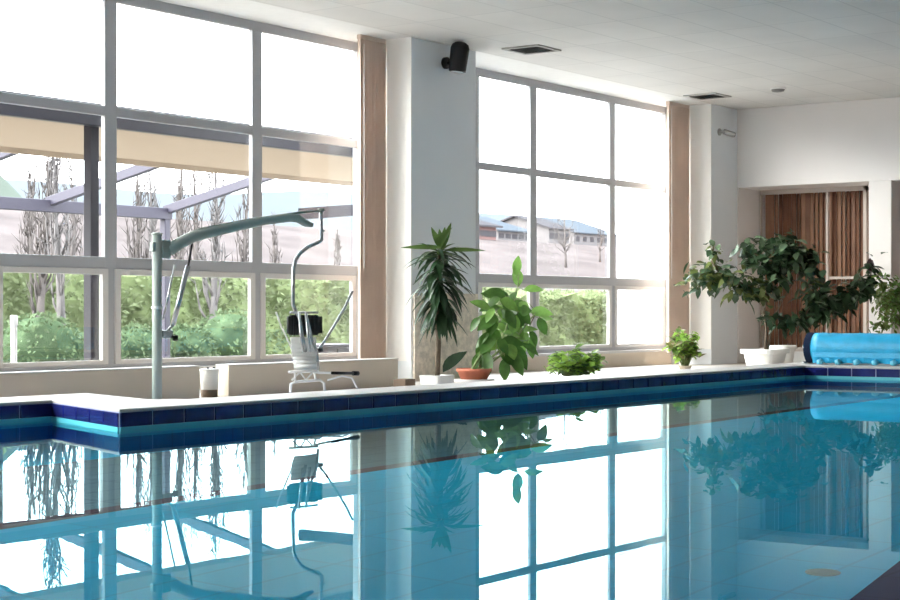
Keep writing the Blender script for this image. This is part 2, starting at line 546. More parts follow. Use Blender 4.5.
# curtains: stacked vertical blinds beside each window
def blind_stack(x0, x1, label):
    t = thing('vertical_blind', ((x0 + x1) / 2, 11.83, .30), label, 'window blind', 'stacked vertical blinds beside the big windows')
    n = 14
    s_ = MB(); pts = []
    for i in range(n + 1):                               # slats folded against each other
        pts.append(Vector((x0 + (x1 - x0) * i / n, 11.83 + (.030 if i % 2 else -.030) + .004 * math.sin(i * 2.3), 0)))
    for a_, b_ in zip(pts[:-1], pts[1:]):
        d_ = (b_ - a_).normalized(); m_ = (a_ + b_) / 2
        s_.obox((m_.x, m_.y, 2.05), (b_ - a_) * .54, Vector((-d_.y, d_.x, 0)) * .0012, Vector((0, 0, 1.86)))
    s_.build('slats', M['curtain'], t)
    h = MB(); h.box(x0 + .01, x1 - .005, 11.80, 11.86, 3.91, CEIL)
    h.build('head_rail', M['curtain'], t)
    c = MB(); c.tube([(x0 + .03, 11.77, 3.85), (x0 + .03, 11.77, 1.3)], .004, 6)
    c.build('pull_cord', M['whiteplastic'], t)
    return t

blind_stack(14.62, 15.09, 'beige vertical blinds stacked at the right end of the large left window')
blind_stack(21.97, 22.63, 'beige vertical blinds stacked at the right end of the far window')

# brown blinds behind white frames in the recesses
def brown_panel(wname, ya, yb, split, label):
    w = thing(wname, (XF + .80, (ya + yb) / 2, .18), kind='structure')
    x0, x1 = XF + .74, XF + .80
    f = MB()
    f.box(x0, x1, ya, ya + .05, .18, LZ); f.box(x0, x1, yb - .015, yb, .18, LZ)
    f.box(x0, x1, ya, yb, LZ - .07, LZ); f.box(x0, x1, ya, yb, .18, .24)
    f.build('window_frame', M['whiteframe'], w)
    f = MB(); f.box(x0, x1, split - .018, split + .018, .24, LZ - .07); f.build('mullion', M['whiteframe'], w)
    f = MB(); f.box(x0, x1, ya + .07, split - .03, 1.31, 1.35); f.build('transom', M['whiteframe'], w)
    b = thing('vertical_blind', (XF + .86, (ya + yb) / 2, .18), label, 'window blind', 'brown vertical blinds in the far wall')
    s1, s2 = MB(), MB()
    y = ya + .05; k = 0
    rnd = random.Random(5)
    while y < yb - .04:
        a = R(rnd.uniform(8, 40))
        (s2 if rnd.random() < .34 else s1).obox((XF + .88, y, 1.44), Vector((math.sin(a), math.cos(a), 0)) * .046, Vector((math.cos(a), -math.sin(a), 0)) * .0015, Vector((0, 0, 1.24)))
        y += .075
    s1.build('slats', M['brown'], b)
    s2.build('faded_slats', M['brown2'], b)['label'] = 'paler brown slats'
    h = MB(); h.box(XF + .84, XF + .92, ya + .02, yb - .02, 2.68, 2.73); h.build('head_rail', M['darkback'], b)

brown_panel('window_5', 9.63, 11.40, 10.27, 'brown vertical blinds behind the trailing tree in the far wall recess')
brown_panel('window_6', 5.70, 8.93, 7.6, 'brown vertical blinds right of the white column, at the photo edge')

# ------------------------------------------------------------------ things on the ceiling and walls
def ceiling_vent(x, y, label):
    t = thing('ceiling_vent', (x, y, CEIL), label, 'air vent', 'square vents in the ceiling')
    f = MB(); s = .26
    for (a, b_, c, d) in ((-s, s, -s, -s + .05), (-s, s, s - .05, s), (-s, -s + .05, -s + .05, s - .05), (s - .05, s, -s + .05, s - .05)):
        f.box(x + a, x + b_, y + c, y + d, CEIL - .018, CEIL)
    f.build('vent_frame', M['ventrim'], t)
    g = MB()
    for k in range(9):
        yy = y - .19 + k * .0475
        g.obox((x, yy, CEIL - .012), Vector((.21, 0, 0)), Vector((0, .021, .006)), Vector((0, -.001, .002)))
    g.build('louvres', M['vent'], t)
    k = MB(); k.box(x - .21, x + .21, y - .21, y + .21, CEIL - .003, CEIL + .001); k.build('backing', M['black'], t)

ceiling_vent(16.65, 10.80, 'grey square ceiling vent above the pier with the black speaker')
ceiling_vent(21.75, 11.05, 'grey square ceiling vent above the far window, near the far corner')

p = thing('smoke_detector', (21.6, 9.87, CEIL), 'small round detector on the ceiling near the far wall', 'smoke detector')
MB().lathe([(.11, -.02), (.11, 0)], (21.6, 9.87, CEIL), 24).build('base_plate', M['plaster'], p, True)
MB().lathe([(.05, -.055), (.085, -.045), (.095, -.02)], (21.6, 9.87, CEIL), 24).build('sensor_head', M['vent'], p, True)

# black wall speaker / spot
c = at(459, 57, 11.14)
p = thing('wall_speaker', (c.x, YP, c.z), 'black cylindrical speaker bracketed high on the pier between the windows', 'speaker')
ax = Vector((.06, -.10, 1)).normalized()
pts = [(-.175, .085), (-.17, .10), (.10, .112), (.145, .095), (.17, .06), (.178, .02)]
MB().tube([c + ax * a for a, r in pts], [r for a, r in pts], 24).build('body', M['black'], p, True)
MB().tube([c - ax * .182, c - ax * .172], [.07, .075], 20).build('lens', M['lens'], p, True)
w0 = Vector((c.x + .13, YP - .02, c.z - .03))
MB().tube([w0, w0 + Vector((.03, -.14, 0)), c + Vector((-.08, .05, -.03))], .022, 10).build('arm', M['black'], p, True)
MB().tube([w0 + Vector((0, .02, 0)), w0 + Vector((0, -.02, 0))], .07, 20).build('wall_plate', M['black'], p, True)

# camera on the corner pier
c = at(719, 132, YP)
p = thing('security_camera', (c.x, YP, c.z), 'small grey security camera high on the far corner pier', 'camera')
MB().tube([(c.x, YP, c.z), (c.x, YP - .02, c.z)], .055, 16).build('mount_plate', M['ventrim'], p, True)
MB().tube([(c.x, YP - .02, c.z), (c.x + .02, YP - .10, c.z - .01)], .018, 8).build('arm', M['ventrim'], p, True)
MB().tube([(c.x + .0, YP - .08, c.z + .0), (c.x + .12, YP - .20, c.z - .045)], .042, 14).build('housing', M['ventrim'], p, True)
MB().tube([(c.x + .12, YP - .20, c.z - .045), (c.x + .126, YP - .206, c.z - .047)], .034, 14).build('lens', M['black'], p, True)

# ------------------------------------------------------------------ convector casings and bin
def casing(x0, x1, label):
    t = thing('convector_casing', ((x0 + x1) / 2, 10.93, 0), label, 'heater casing', 'beige casings below the left window')
    MB().box(x0, x1, 10.85, 11.02, 0, .292).build('front_panel', M['plinth'], t, bevel=.006)
    MB().box(x0 - .005, x1 + .005, 10.845, 11.025, .292, .302).build('top_plate', M['sash'], t, bevel=.004)

casing(5.6, 11.07, 'long beige casing below the window at the left of the white bin')
casing(11.46, 14.09, 'beige casing below the window between white bin and pier')
c = Vector((11.27, 10.92, 0))
p = thing('waste_bin', (c.x, c.y, 0), 'small white bin in the gap between the beige casings', 'bin')
MB().lathe([(.078, 0), (.08, .07)], (c.x, c.y, 0), 24).build('base_band', M['woodbox'], p, True)['label'] = 'brown lower band'
MB().lathe([(.081, .07), (.088, .245), (.084, .25)], (c.x, c.y, 0), 24).build('body', M['whiteplastic'], p, True)
MB().lathe([(.092, .25), (.092, .262), (.05, .272)], (c.x, c.y, 0), 24).build('lid', M['whiteplastic'], p, True)
for sx in (-.05, .03):
    MB().lathe([(.012, .268), (.012, .283)], (c.x + sx, c.y - .03, 0), 10).build('knob', M['black'], p)

c = at(404.5, 385, 10.5)
p = tag(MB().box(c.x - .09, c.x + .09, 10.42, 10.58, 0, .10).build('wooden_box', M['woodbox'], None, bevel=.008, loc=(c.x, 10.5, 0)),
        'small brown box behind the pool rim in front of the white window jamb', 'box')

# ------------------------------------------------------------------ pool lift
mx, my = at(157, 400, 9.2).x, 9.2
lift = thing('pool_lift', (mx, my, 0), 'pale green metal pool lift with hanging chair behind the pool rim', 'pool lift')
def LP(px, y, Y=None):
    if Y is None:
        Y = 9.2 - .25 * max(0, min(1, (px - 157) / 163.0))
    return at(px, y, Y)
top = LP(157, 235).z
mb = MB(); mb.tube([(mx, my, 0), (mx, my, top)], .038, 20); mb.build('mast', M['lift'], lift, True)
mb = MB(); mb.lathe([(.10, 0), (.10, .012), (.05, .02), (.045, .06)], (mx, my, 0), 24); mb.build('base_flange', M['lift'], lift, True)
mb = MB(); mb.lathe([(.043, 0), (.043, .012), (.03, .018)], (mx, my, top), 20); mb.build('mast_cap', M['lift'], lift, True)
z1 = LP(157, 245).z
mb = MB(); mb.box(mx + .03, mx + .12, my - .03, my + .03, z1 - .10, z1 + .04); mb.box(mx - .06, mx - .03, my - .02, my + .02, z1 - .05, z1 + .02)
mb.build('pivot_bracket', M['lift'], lift, bevel=.006)
arm_pts = [LP(170, 251), LP(180, 243), LP(192, 237), LP(205, 233.5), LP(230, 228), LP(262, 221), LP(290, 217.5), LP(298, 218.5), LP(305, 223), LP(312, 225)]
mb = MB(); mb.tube(arm_pts, [.040, .046, .046, .042, .039, .037, .036, .036, .032, .02], 14); mb.build('arm', M['lift'], lift, True)
up_pts = [LP(172, 242), LP(200, 229), LP(250, 219.5), LP(300, 212.5), LP(318, 211)]
mb = MB(); mb.tube(up_pts, .010, 8); mb.build('upper_link', M['lift'], lift, True)
mb = MB(); mb.tube([LP(192.5, 240), LP(188, 268)], .009, 10); mb.build('piston_rod', M['black'], lift, True)
mb = MB(); mb.tube([LP(188, 266), LP(173, 325)], .021, 12); mb.tube([LP(173, 325), LP(161, 338)], .012, 10); mb.build('cylinder', M['steel'], lift, True)
mb = MB(); mb.tube([LP(175, 264), LP(163, 320)], .008, 8); mb.build('brace_rod', M['steel'], lift, True)
mb = MB(); q = LP(167, 334); mb.box(q.x - .05, q.x + .05, my - .03, my + .02, q.z - .035, q.z + .03); mb.build('valve_box', M['steel'], lift, bevel=.006)
mb = MB(); q = LP(172.5, 338); mb.tube([q, q + Vector((.03, -.03, 0))], .022, 12); mb.build('valve_knob', M['black'], lift, True)
mb = MB(); q = LP(157, 309); mb.lathe([(.044, 0), (.046, .01), (.044, .02)], (mx, my, q.z), 20); mb.build('collar', M['whiteplastic'], lift, True)
hang = [LP(321, 210), LP(321, 225), LP(321.5, 240), LP(319, 242), LP(308, 247), LP(300, 253), LP(295.5, 260), LP(293.5, 268), LP(293, 285), LP(293, 305), LP(296, 312), LP(300, 322), LP(303, 340), LP(305, 352)]
mb = MB(); mb.tube(hang, .017, 12); mb.build('hanger_tube', M['steel'], lift, True)
mb = MB(); q = LP(321, 210); mb.lathe([(.03, -.01), (.03, .012)], q, 16); mb.build('hanger_cap', M['lift'], lift, True); mb = MB(); q = LP(324, 231); mb.tube([LP(320, 231), q], .012, 8); mb.build('swivel', M['steel'], lift, True)
# chair, facing the pool
chair = thing('chair', (10.36, 9.0, 0)); chair.parent = lift
chair.location = Vector((10.36, 9.0, 0)) - Vector((mx, my, 0)); WORLD['chair'] = (10.36, 9.0, 0)
# keep the hierarchy shallow: the chair pieces are parts of the lift's chair
bl, br_ = at(288, 325, 8.98), at(321, 325, 8.90)
def pad(pa, pb, z0, z1, th):
    mb = MB(); n = 10
    d = (pb - pa); d.z = 0
    nrm = Vector((d.y, -d.x, 0)).normalized()
    cols = []
    for i in range(n + 1):
        t = i / n; s = math.sin(PI * t)
        c = pa + d * t - nrm * .05 * s
        cols.append(c)
    for i in range(n):
        a, b_ = cols[i], cols[i + 1]
        mid = (a + b_) / 2; h = (z1 - z0) / 2
        ed = .012 if i in (0, n - 1) else 0
        mb.obox((mid.x, mid.y, (z0 + z1) / 2), (b_ - a) * .55, nrm * th / 2, Vector((0, 0, h - ed)))
    return mb
zt, zb = at(305, 315, 8.95).z, at(305, 335, 8.95).z
mb = pad(bl, br_, zb, zt, .035); mb.build('backrest', M['blackpad'], chair, True)
mb = MB()
for px_ in (299, 306):
    mb.tube([at(px_, 312, 8.86), at(px_ + 2, 336, 8.86), at(px_ + 4, 352, 8.84)], .011, 8)
mb.tube([at(290, 312.5, 8.95), at(318, 312.5, 8.88)], .009, 8)
mb.tube([at(307, 318, 8.86), at(312, 340, 8.84), at(317, 352, 8.82), at(318, 370, 8.80)], .012, 8)
mb.build('back_frame', M['steel'], chair, True)
# mesh sling and seat
sl = MB(); n = 8
for i in range(n):
    def row(t):
        z_y = 337 + 33 * t
        Yd = 9.03 - .10 * t - (.28 * max(0, t - .7) / .3)
        return at(291 + 3 * t, z_y, Yd), at(316 + 1 * t, z_y, Yd - .04)
    a0, b0 = row(i / n); a1, b1 = row((i + 1) / n)
    sl.quad(a0, b0, b1, a1)
so = sl.build('seat_sling', M['mesh'], chair, True)
sm = so.modifiers.new('thick', 'SOLIDIFY'); sm.thickness = .012
mb = MB()
mb.tube([at(289.5, 400, 8.88), at(291, 384, 8.88), at(295, 382, 8.88), at(320, 380, 8.84), at(324, 383, 8.84), at(325.5, 398, 8.84)], .012, 8)
mb.tube([at(289, 372, 8.93), at(318, 371, 8.88)], .012, 8)
mb.tube([at(295, 372, 8.91), at(295, 383, 8.88)], .010, 8); mb.tube([at(314, 372, 8.90), at(316, 381, 8.85)], .010, 8)
mb.tube([at(292, 380, 8.90), at(300, 372, 8.90), at(306, 380, 8.88), at(312, 373, 8.88)], .008, 8)
mb.build('seat_frame', M['mesh'], chair, True)
mb = MB(); mb.tube([at(314, 372.5, 8.90), at(330, 373, 8.92), at(345, 373, 8.94)], .010, 8); mb.tube([at(328, 380, 8.88), at(342, 376, 8.92), at(352, 378, 8.94), at(359, 392, 8.94)], .008, 8)
mb.build('footrest_frame', M['mesh'], chair, True)
mb = MB(); mb.tube([at(332, 373, 8.90), at(353, 373.3, 8.93)], .013, 10); mb.tube([at(353, 373.3, 8.93), at(358, 373.3, 8.93)], .020, 10)
mb.build('footrest_grip', M['black'], chair, True)
mb = MB(); mb.tube([at(316, 352, 9.00), at(324, 342, 9.00), at(334, 326, 8.98), at(345, 307, 8.96), at(352.5, 291, 8.94)], .011, 8); mb.build('armrest', M['steel'], chair, True)
mb = MB(); mb.tube([at(292, 350, 9.03), at(287, 338, 9.03), at(281, 326, 9.03), at(276, 312, 9.03)], .007, 8); mb.build('armrest', M['mesh'], chair, True)
mb = MB(); q = at(318, 350, 8.98); mb.tube([q, q + Vector((.05, 0, 0))], .018, 10); mb.build('pivot', M['black'], chair, True)

# ------------------------------------------------------------------ plants inside
rnd = random.Random(11)
# dracaena
base = Vector((at(437, 375, 10.27).x, 10.27, 0))
p = thing('dracaena', base, 'tall dark green dracaena with long drooping leaves before the pier', 'plant')
MB().lathe([(.118, 0), (.13, .125), (.133, .135), (.122, .137), (.118, .115)], base, 40, sq=(1.25, 1.0, 8)).build('planter', M['whiteplastic'], p)
MB().lathe([(.115, .10), (.112, .116)], base, 40, sq=(1.25, 1.0, 8)).build('soil', M['soil'], p)
q = at(440, 262, 10.27)
mb = MB(); mb.tube([base + Vector((0, 0, .1)), base + Vector((.01, 0, .5)), base + Vector((-.01, 0, .95)), Vector((q.x, 10.27, 1.5))], [.026, .023, .02, .014], 10)
mb.tube([base + Vector((.06, .03, .1)), base + Vector((.07, .02, .45)), base + Vector((.05, .0, .95))], [.02, .017, .012], 10)
mb.build('trunk', M['bark'], p, True)
m1 = MB()
rt = Vector((math.cos(YAW), -math.sin(YAW), 0))         # towards the right of the view
fw = Vector((-math.sin(YAW), -math.cos(YAW), 0))        # towards the viewer
for k in range(135):
    t = rnd.random()
    z = .78 + t * .66
    g = rnd.uniform(0, 2 * PI)
    el = -.7 + 1.0 * t + rnd.uniform(-.3, .3)
    d = Vector((math.cos(g) * math.cos(el), math.sin(g) * math.cos(el), math.sin(el)))
    m1.leaf((q.x + rnd.uniform(-.07, .05), 10.27 + rnd.uniform(-.05, .05), z), d, (0, 0, 1), rnd.uniform(.30, .46), rnd.uniform(.055, .08), rnd.uniform(.5, 1.7), 6, .3, .75)
m1.build('foliage', M['dracaena'], p, True)
m2 = MB()
for k in range(16):
    g = k * 2.4; el = rnd.uniform(-.1, 1.2)
    d = Vector((math.cos(g) * math.cos(el), math.sin(g) * math.cos(el), math.sin(el)))
    m2.leaf((q.x, 10.27, 1.38 + .08 * rnd.random()), d, (0, 0, 1), rnd.uniform(.2, .32), .058, rnd.uniform(.1, .7), 6, .3, .75)
m2.leaf((q.x - .05, 10.2, 1.475), -rt + Vector((0, 0, .03)), fw + Vector((0, 0, 1.2)), .44, .085, .05, 6, .2, .75)
m2.leaf((q.x, 10.2, 1.45), rt + Vector((0, 0, .02)), fw + Vector((0, 0, 1.2)), .42, .075, .05, 6, .2, .75)
for (dx, L_) in ((-.45, .26), (.35, .30), (-.1, .22), (.15, .24)):
    m2.leaf((q.x, 10.25, 1.46), rt * dx + Vector((0, 0, 1)), fw, L_, .07, .05, 6, .25, .75)
m2.build('new_leaves', M['dracaena2'], p, True)['label'] = 'lighter young top leaves'
m3 = MB()
m3.leaf(at(443, 372, 10.2), rt * .55 + Vector((0, 0, 1)), (-.5, -.8, .3), .34, .13, .9, 6, .2, .9)
m3.build('basal_leaf', M['dracaena'], p, True)

# big leafed plant in terracotta bowl
Y0 = 10.65
pb = at(474, 372, Y0)
base = Vector((pb.x, Y0, .045))
p = thing('dieffenbachia', base, 'broad leaved bright green plant in a terracotta bowl beside the dracaena', 'plant')
MB().lathe([(.22, -.045), (.235, 0), (.2, 0)], base, 32).build('saucer', M['coping'], p, True)
MB().lathe([(.15, 0), (.185, .085), (.20, .087), (.20, .12), (.185, .12), (.175, .09)], base, 32).build('pot', M['terracotta'], p, True)
MB().lathe([(.174, .08), (.172, .1)], base, 32).build('soil', M['soil'], p)
lc = [(519, 286, -.2, 1, .26, .13, 1), (516, 275, .1, 1, .22, .10, 1), (524, 290, 1, .25, .22, .10, 1), (505, 296, -.8, .4, .24, .12, 0), (500, 308, -1, .1, .24, .13, 0), (497, 318, -.9, -.3, .27, .14, 0),
      (512, 308, .5, -.6, .24, .12, 0), (530, 312, .9, .15, .28, .12, 1), (538, 318, .5, -.8, .22, .11, 0), (494, 332, -.6, -.7, .30, .17, 0), (486, 338, -.3, -1, .32, .16, 0),
      (505, 325, .7, -.5, .36, .19, 0), (498, 342, .75, -.65, .36, .19, 0), (512, 344, .6, -.8, .34, .16, 0), (520, 342, .9, -.4, .27, .10, 0), (504, 358, .05, -1, .26, .12, 0),
      (488, 352, -.1, -1, .30, .15, 0), (514, 322, .3, -.9, .26, .14, 1), (508, 330, -.7, .2, .25, .13, 1), (522, 300, -.6, -.5, .22, .11, 0), (480, 352, -.2, -.9, .26, .13, 0), (490, 310, -.7, .5, .24, .12, 1),
      (502, 290, .2, -.8, .2, .11, 0), (516, 332, .8, .3, .25, .11, 1), (496, 322, -.9, .2, .3, .15, 1), (510, 352, .55, -.75, .3, .13, 0), (530, 330, .4, -.8, .2, .09, 0), (540, 320, .8, .3, .16, .08, 1)]
st = MB(); la, lb = MB(), MB()
stalks = [[base + Vector((.03, 0, .09)), at(500, 350, Y0), at(510, 315, Y0), at(518, 285, Y0), at(519, 272, Y0)],
          [base + Vector((-.02, .03, .09)), at(485, 348, Y0), at(488, 322, Y0 + .05), at(493, 305, Y0)],
          [base + Vector((.07, -.03, .09)), at(505, 352, Y0 - .05), at(522, 330, Y0 - .08), at(536, 312, Y0)]]
for q_ in stalks:
    st.tube(q_, [.016 - .003 * i for i in range(len(q_))], 7)
samp = [a.lerp(b_, k / 5) for q_ in stalks for a, b_ in zip(q_[:-1], q_[1:]) for k in range(6)]
extra = []
for k in range(30):
    px_ = rnd.choice((rnd.uniform(480, 505), rnd.uniform(488, 530), rnd.uniform(500, 525)))
    extra.append((px_, rnd.uniform(296, 350), rnd.uniform(-1, 1), rnd.uniform(-1, .3), rnd.uniform(.18, .28), rnd.uniform(.09, .14), rnd.random() < .4))
for (px_, y_, dx, dz, L_, W_, kk) in lc + extra:
    Yj = Y0 + rnd.uniform(-.16, .16)
    b_ = at(px_, y_, Yj)
    d = rt * dx + Vector((0, 0, dz)) + fw * rnd.uniform(-.1, .5)
    upv = fw * rnd.uniform(.5, 1.0) + Vector((0, 0, rnd.uniform(.2, .8))) + rt * rnd.uniform(-.4, .4)
    (lb if kk else la).leaf(b_, d, upv, L_ * 1.05, W_ * 1.12, .45, 7, .22, .85)
    root = min(samp, key=lambda v: (v - b_ + Vector((0, 0, .08))).length)
    st.tube([root, root.lerp(b_, .5) + Vector((0, 0, .03)), b_], [.006, .005, .004], 5)
st.build('stems', M['stem'], p, True)
la.build('foliage', M['dief'], p, True)
lb.build('bright_leaves', M['dief2'], p, True)['label'] = 'lighter translucent leaves'
# thin bare cane leaning to the right
mb = MB(); mb.tube([base + Vector((.1, 0, .14)), at(520, 345, Y0), at(535, 315, Y0 + .05)], [.012, .010, .006], 8); mb.build('cane', M['bark'], p, True)

def bush(name, c, label, pot_r, pot_h, potm, leaves, n_leaf, span, hgt, L_, W_, zlo=.05, cat='plant', drop=.5):
    """low bushy plant; leaves = list of (material, share, part name)"""
    p = thing(name, c, label, cat)
    c = Vector(c)
    MB().lathe([(pot_r * .75, 0), (pot_r, pot_h * .85), (pot_r * 1.08, pot_h * .86), (pot_r * 1.08, pot_h), (pot_r * .95, pot_h), (pot_r * .93, pot_h * .9)], c, 28).build('pot', potm, p, True)
    st = MB(); ms = [MB() for _ in leaves]
    for k in range(n_leaf // 7):
        g = rnd.uniform(0, 2 * PI); rr = math.sqrt(rnd.random())
        tip = c + Vector((math.cos(g) * rr * span[0], math.sin(g) * rr * span[1], pot_h + hgt * rnd.uniform(.25, 1) * (1 - .35 * rr * rr)))
        root = c + Vector((math.cos(g) * pot_r * .5 * rr, math.sin(g) * pot_r * .5 * rr, pot_h * .85))
        mid = root.lerp(tip, .5) + Vector((0, 0, .25 * hgt * rr))
        st.tube([root, mid, tip], [.006, .005, .003], 5)
        for j in range(7):
            t = rnd.uniform(.3, 1.0)
            b_ = (root.lerp(mid, t * 2) if t < .5 else mid.lerp(tip, t * 2 - 1))
            b_.z = max(b_.z, c.z + zlo)
            a = rnd.uniform(0, 2 * PI); el = rnd.uniform(-.4, .9)
            d = Vector((math.cos(a) * math.cos(el), math.sin(a) * math.cos(el), math.sin(el)))
            u = rnd.random(); acc = 0
            for (mm, sh, nm), mbx in zip(leaves, ms):
                acc += sh
                if u <= acc:
                    mbx.leaf(b_, d, (rnd.uniform(-.4, .4), rnd.uniform(-.6, .2), 1), L_ * rnd.uniform(.7, 1.2), W_ * rnd.uniform(.7, 1.2), drop, 4, .25, .8)
                    break
    st.build('stems', M['stem'], p, True)
    for (mm, sh, nm), mbx in zip(leaves, ms):
        mbx.build(nm, mm, p, True)
    return p

c = at(572, 366, 9.75); c.z = .0
bush('pothos', c, 'low spreading lime green plant behind the pool rim under the far window', .16, .05, M['plinth'], [(M['lime'], .6, 'foliage'), (M['limedk'], .4, 'dark_leaves')], 620, (.56, .26), .37, .115, .085, .02)  # darker leaf tone mixed in at random
c = at(685, 366, 10.7); c.z = 0
bush('croton', c, 'small yellow green bush on the deck at the right end of the far window', .09, .06, M['plinth'], [(M['limedk'], .4, 'foliage'), (M['lime'], .35, 'bright_leaves'), (M['croton'], .25, 'yellowed_leaves')], 360, (.30, .22), .60, .12, .07, .02)

# trailing tree in a white tub
def polyline_leaves(ms, pts, n, spread, L_, W_, wts, hang=.6):
    pts = [Vector(q) for q in pts]
    for k in range(n):
        t = rnd.random() * (len(pts) - 1); i = min(int(t), len(pts) - 2)
        b_ = pts[i].lerp(pts[i + 1], t - i) + Vector((rnd.gauss(0, spread), rnd.gauss(0, spread), rnd.gauss(0, spread * .75)))
        a = rnd.uniform(0, 2 * PI); el = rnd.uniform(-1.2, .6)
        d = Vector((math.cos(a) * math.cos(el), math.sin(a) * math.cos(el), math.sin(el)))
        u = rnd.random(); acc = 0
        for w_, mbx in zip(wts, ms):
            acc += w_
            if u <= acc:
                mbx.leaf(b_, d, (rnd.uniform(-.6, .6), rnd.uniform(-.8, .3), .8), L_ * rnd.uniform(.7, 1.2), W_ * rnd.uniform(.75, 1.2), hang, 4, .2, .85)
                break

base = Vector((21.93, 10.22, 0))
p = thing('rubber_tree', base, 'sprawling dark leaved indoor tree in a white tub before the brown blinds', 'plant')
mb = MB()
mb.lathe([(.25, 0), (.30, .20), (.345, .205), (.35, .265), (.32, .27), (.30, .23)], base, 44, sq=(1.0, .85, 4)); mb.build('tub', M['whiteplastic'], p)
MB().lathe([(.29, .2), (.28, .238)], base, 44, sq=(1.0, .85, 4)).build('soil', M['soil'], p)
def atX(px, y, X):
    ph = math.atan((px - 450.0) / F); th = ph + YAW
    d = X / math.sin(th) * math.cos(ph)
    return Vector((X, X / math.tan(th), CAM + (HOR - y) * d / F))
T = lambda px_, y_, dy=0: atX(px_, y_, 21.35 + (px_ - 690) / 182 * 1.4 + dy)
brs = [
    [base + Vector((0, 0, .22)), T(766, 330), T(764, 312), T(768, 296), T(776, 275), T(786, 256), T(790, 250)],
    [T(768, 296), T(755, 288), T(738, 282), T(722, 276), T(705, 272), T(694, 282)],
    [T(722, 276), T(712, 262), T(713, 250), T(714, 244)],
    [T(776, 275), T(768, 262), T(755, 254), T(750, 249)],
    [T(786, 256), T(800, 252), T(810, 262), T(811, 280), T(816, 298), T(822, 312)],
    [T(816, 298), T(832, 303), T(848, 298), T(860, 290), T(870, 280), T(872, 266)],
    [T(766, 318), T(780, 318), T(795, 322), T(812, 316), T(835, 306)],
    [base + Vector((.06, 0, .22)), T(772, 325), T(782, 300), T(795, 280)],
]
mb = MB()
for q in brs:
    n = len(q)
    mb.tube(q, [.020 - .013 * i / (n - 1) for i in range(n)], 7)
mb.build('branches', M['bark'], p, True)
ms = [MB(), MB(), MB()]
polyline_leaves(ms, brs[0][3:], 130, .12, .19, .10, (.55, .4, .05))
polyline_leaves(ms, brs[1], 260, .13, .18, .10, (.45, .12, .43))
polyline_leaves(ms, brs[2], 40, .05, .13, .08, (.3, .3, .4))
polyline_leaves(ms, brs[3], 120, .11, .18, .095, (.55, .4, .05))
polyline_leaves(ms, brs[4], 200, .11, .19, .10, (.55, .42, .03))
polyline_leaves(ms, brs[5], 230, .10, .19, .10, (.85, .15, 0))
polyline_leaves(ms, brs[6], 130, .08, .18, .09, (.95, .05, 0))
polyline_leaves(ms, [T(768, 240, .1), T(785, 245), T(803, 258)], 110, .10, .19, .10, (.6, .4, 0))
ms[0].build('foliage', M['ficus'], p, True)
ms[1].build('glossy_leaves', M['ficus2'], p, True)
ms[2].build('yellowed_leaves', M['ficus3'], p, True)
mb = MB(); mb.leaf(T(870, 272), Vector((0, 0, 1)), fw, .2, .12, .1, 5, .2, .9); mb.leaf(T(868, 270), rt * .4 + Vector((0, 0, 1)), fw, .16, .1, .2, 5, .2, .9)
mb.build('withered_leaf', M['dry'], p, True)['label'] = 'withered purple brown leaf'
# second tub behind it
c = at(782, 350, 10.45); 
p = thing('plant_tub', (c.x, c.y, 0), 'smaller white tub behind the tub of the sprawling tree', 'plant pot')
MB().lathe([(.15, 0), (.19, .24), (.215, .245), (.215, .30), (.195, .30), (.185, .27)], (c.x, c.y, 0), 32).build('tub', M['whiteplastic'], p, True)
MB().lathe([(.184, .24), (.18, .275)], (c.x, c.y, 0), 32).build('soil', M['soil'], p)

# fine leaved tree at the right edge
base = Vector((22.4, 22.4 / math.tan(math.atan(455 / F) + YAW), 0)); Yr = base.y
p = thing('weeping_fig', base, 'fine leaved pale green potted tree behind the blue roller at right edge', 'plant')
MB().lathe([(.15, 0), (.19, .24), (.21, .245), (.21, .29), (.19, .29), (.18, .26)], base, 28).build('pot', M['whiteplastic'], p, True)
mb = MB(); tip = at(905, 290, Yr)
mb.tube([base + Vector((0, 0, .2)), base + Vector((.02, 0, .5)), tip], [.02, .017, .01], 8)
m0 = [MB(), MB()]
for k in range(26):
    g = rnd.uniform(0, 2 * PI); a = base.lerp(tip, rnd.uniform(.45, 1))
    e = a + Vector((math.cos(g) * rnd.uniform(.2, .42), math.sin(g) * rnd.uniform(.2, .42), rnd.uniform(-.1, .22)))
    mb.tube([a, a.lerp(e, .6) + Vector((0, 0, .07)), e], [.007, .005, .003], 5)
    polyline_leaves(m0, [a.lerp(e, .3) + Vector((0, 0, .04)), a.lerp(e, .6) + Vector((0, 0, .07)), e, e + Vector((0, 0, -.1))], 60, .06, .10, .05, (.5, .5))
mb.build('branches', M['bark'], p, True)
m0[0].build('foliage', M['limedk'], p, True); m0[1].build('pale_leaves', M['ficus3'], p, True)

# ------------------------------------------------------------------ blue pool cover on its roller
rx, rz, rr = 19.42, .353, .187
p = thing('pool_cover_roller', (rx, 5.2, RIM), 'rolled light blue bubble pool cover at the far end of the pool', 'pool cover')
mb = MB(); n = 60; seg = 40
prof = []
for i in range(n + 1):
    y = 8.36 - (8.36 - 2.2) * i / n
    prof.append((y, rr * (1 + .012 * math.sin(i * 1.3) + .008 * math.sin(i * 3.1))))
pts = [Vector((rx, y, rz)) for y, r_ in prof]
mb.tube(pts, [r_ for y, r_ in prof], seg); mb.build('cover_roll', M['bluecover'], p, True)
mb = MB(); mb.tube([(rx, 8.36, rz), (rx, 8.45, rz)], [rr * 1.02, rr * 1.02], 40)
mb.build('end_disc', M['coverdark'], p)
mb = MB(); mb.tube([(rx, 8.44, rz), (rx, 8.53, rz)], .025, 12); mb.build('axle', M['steel'], p, True)
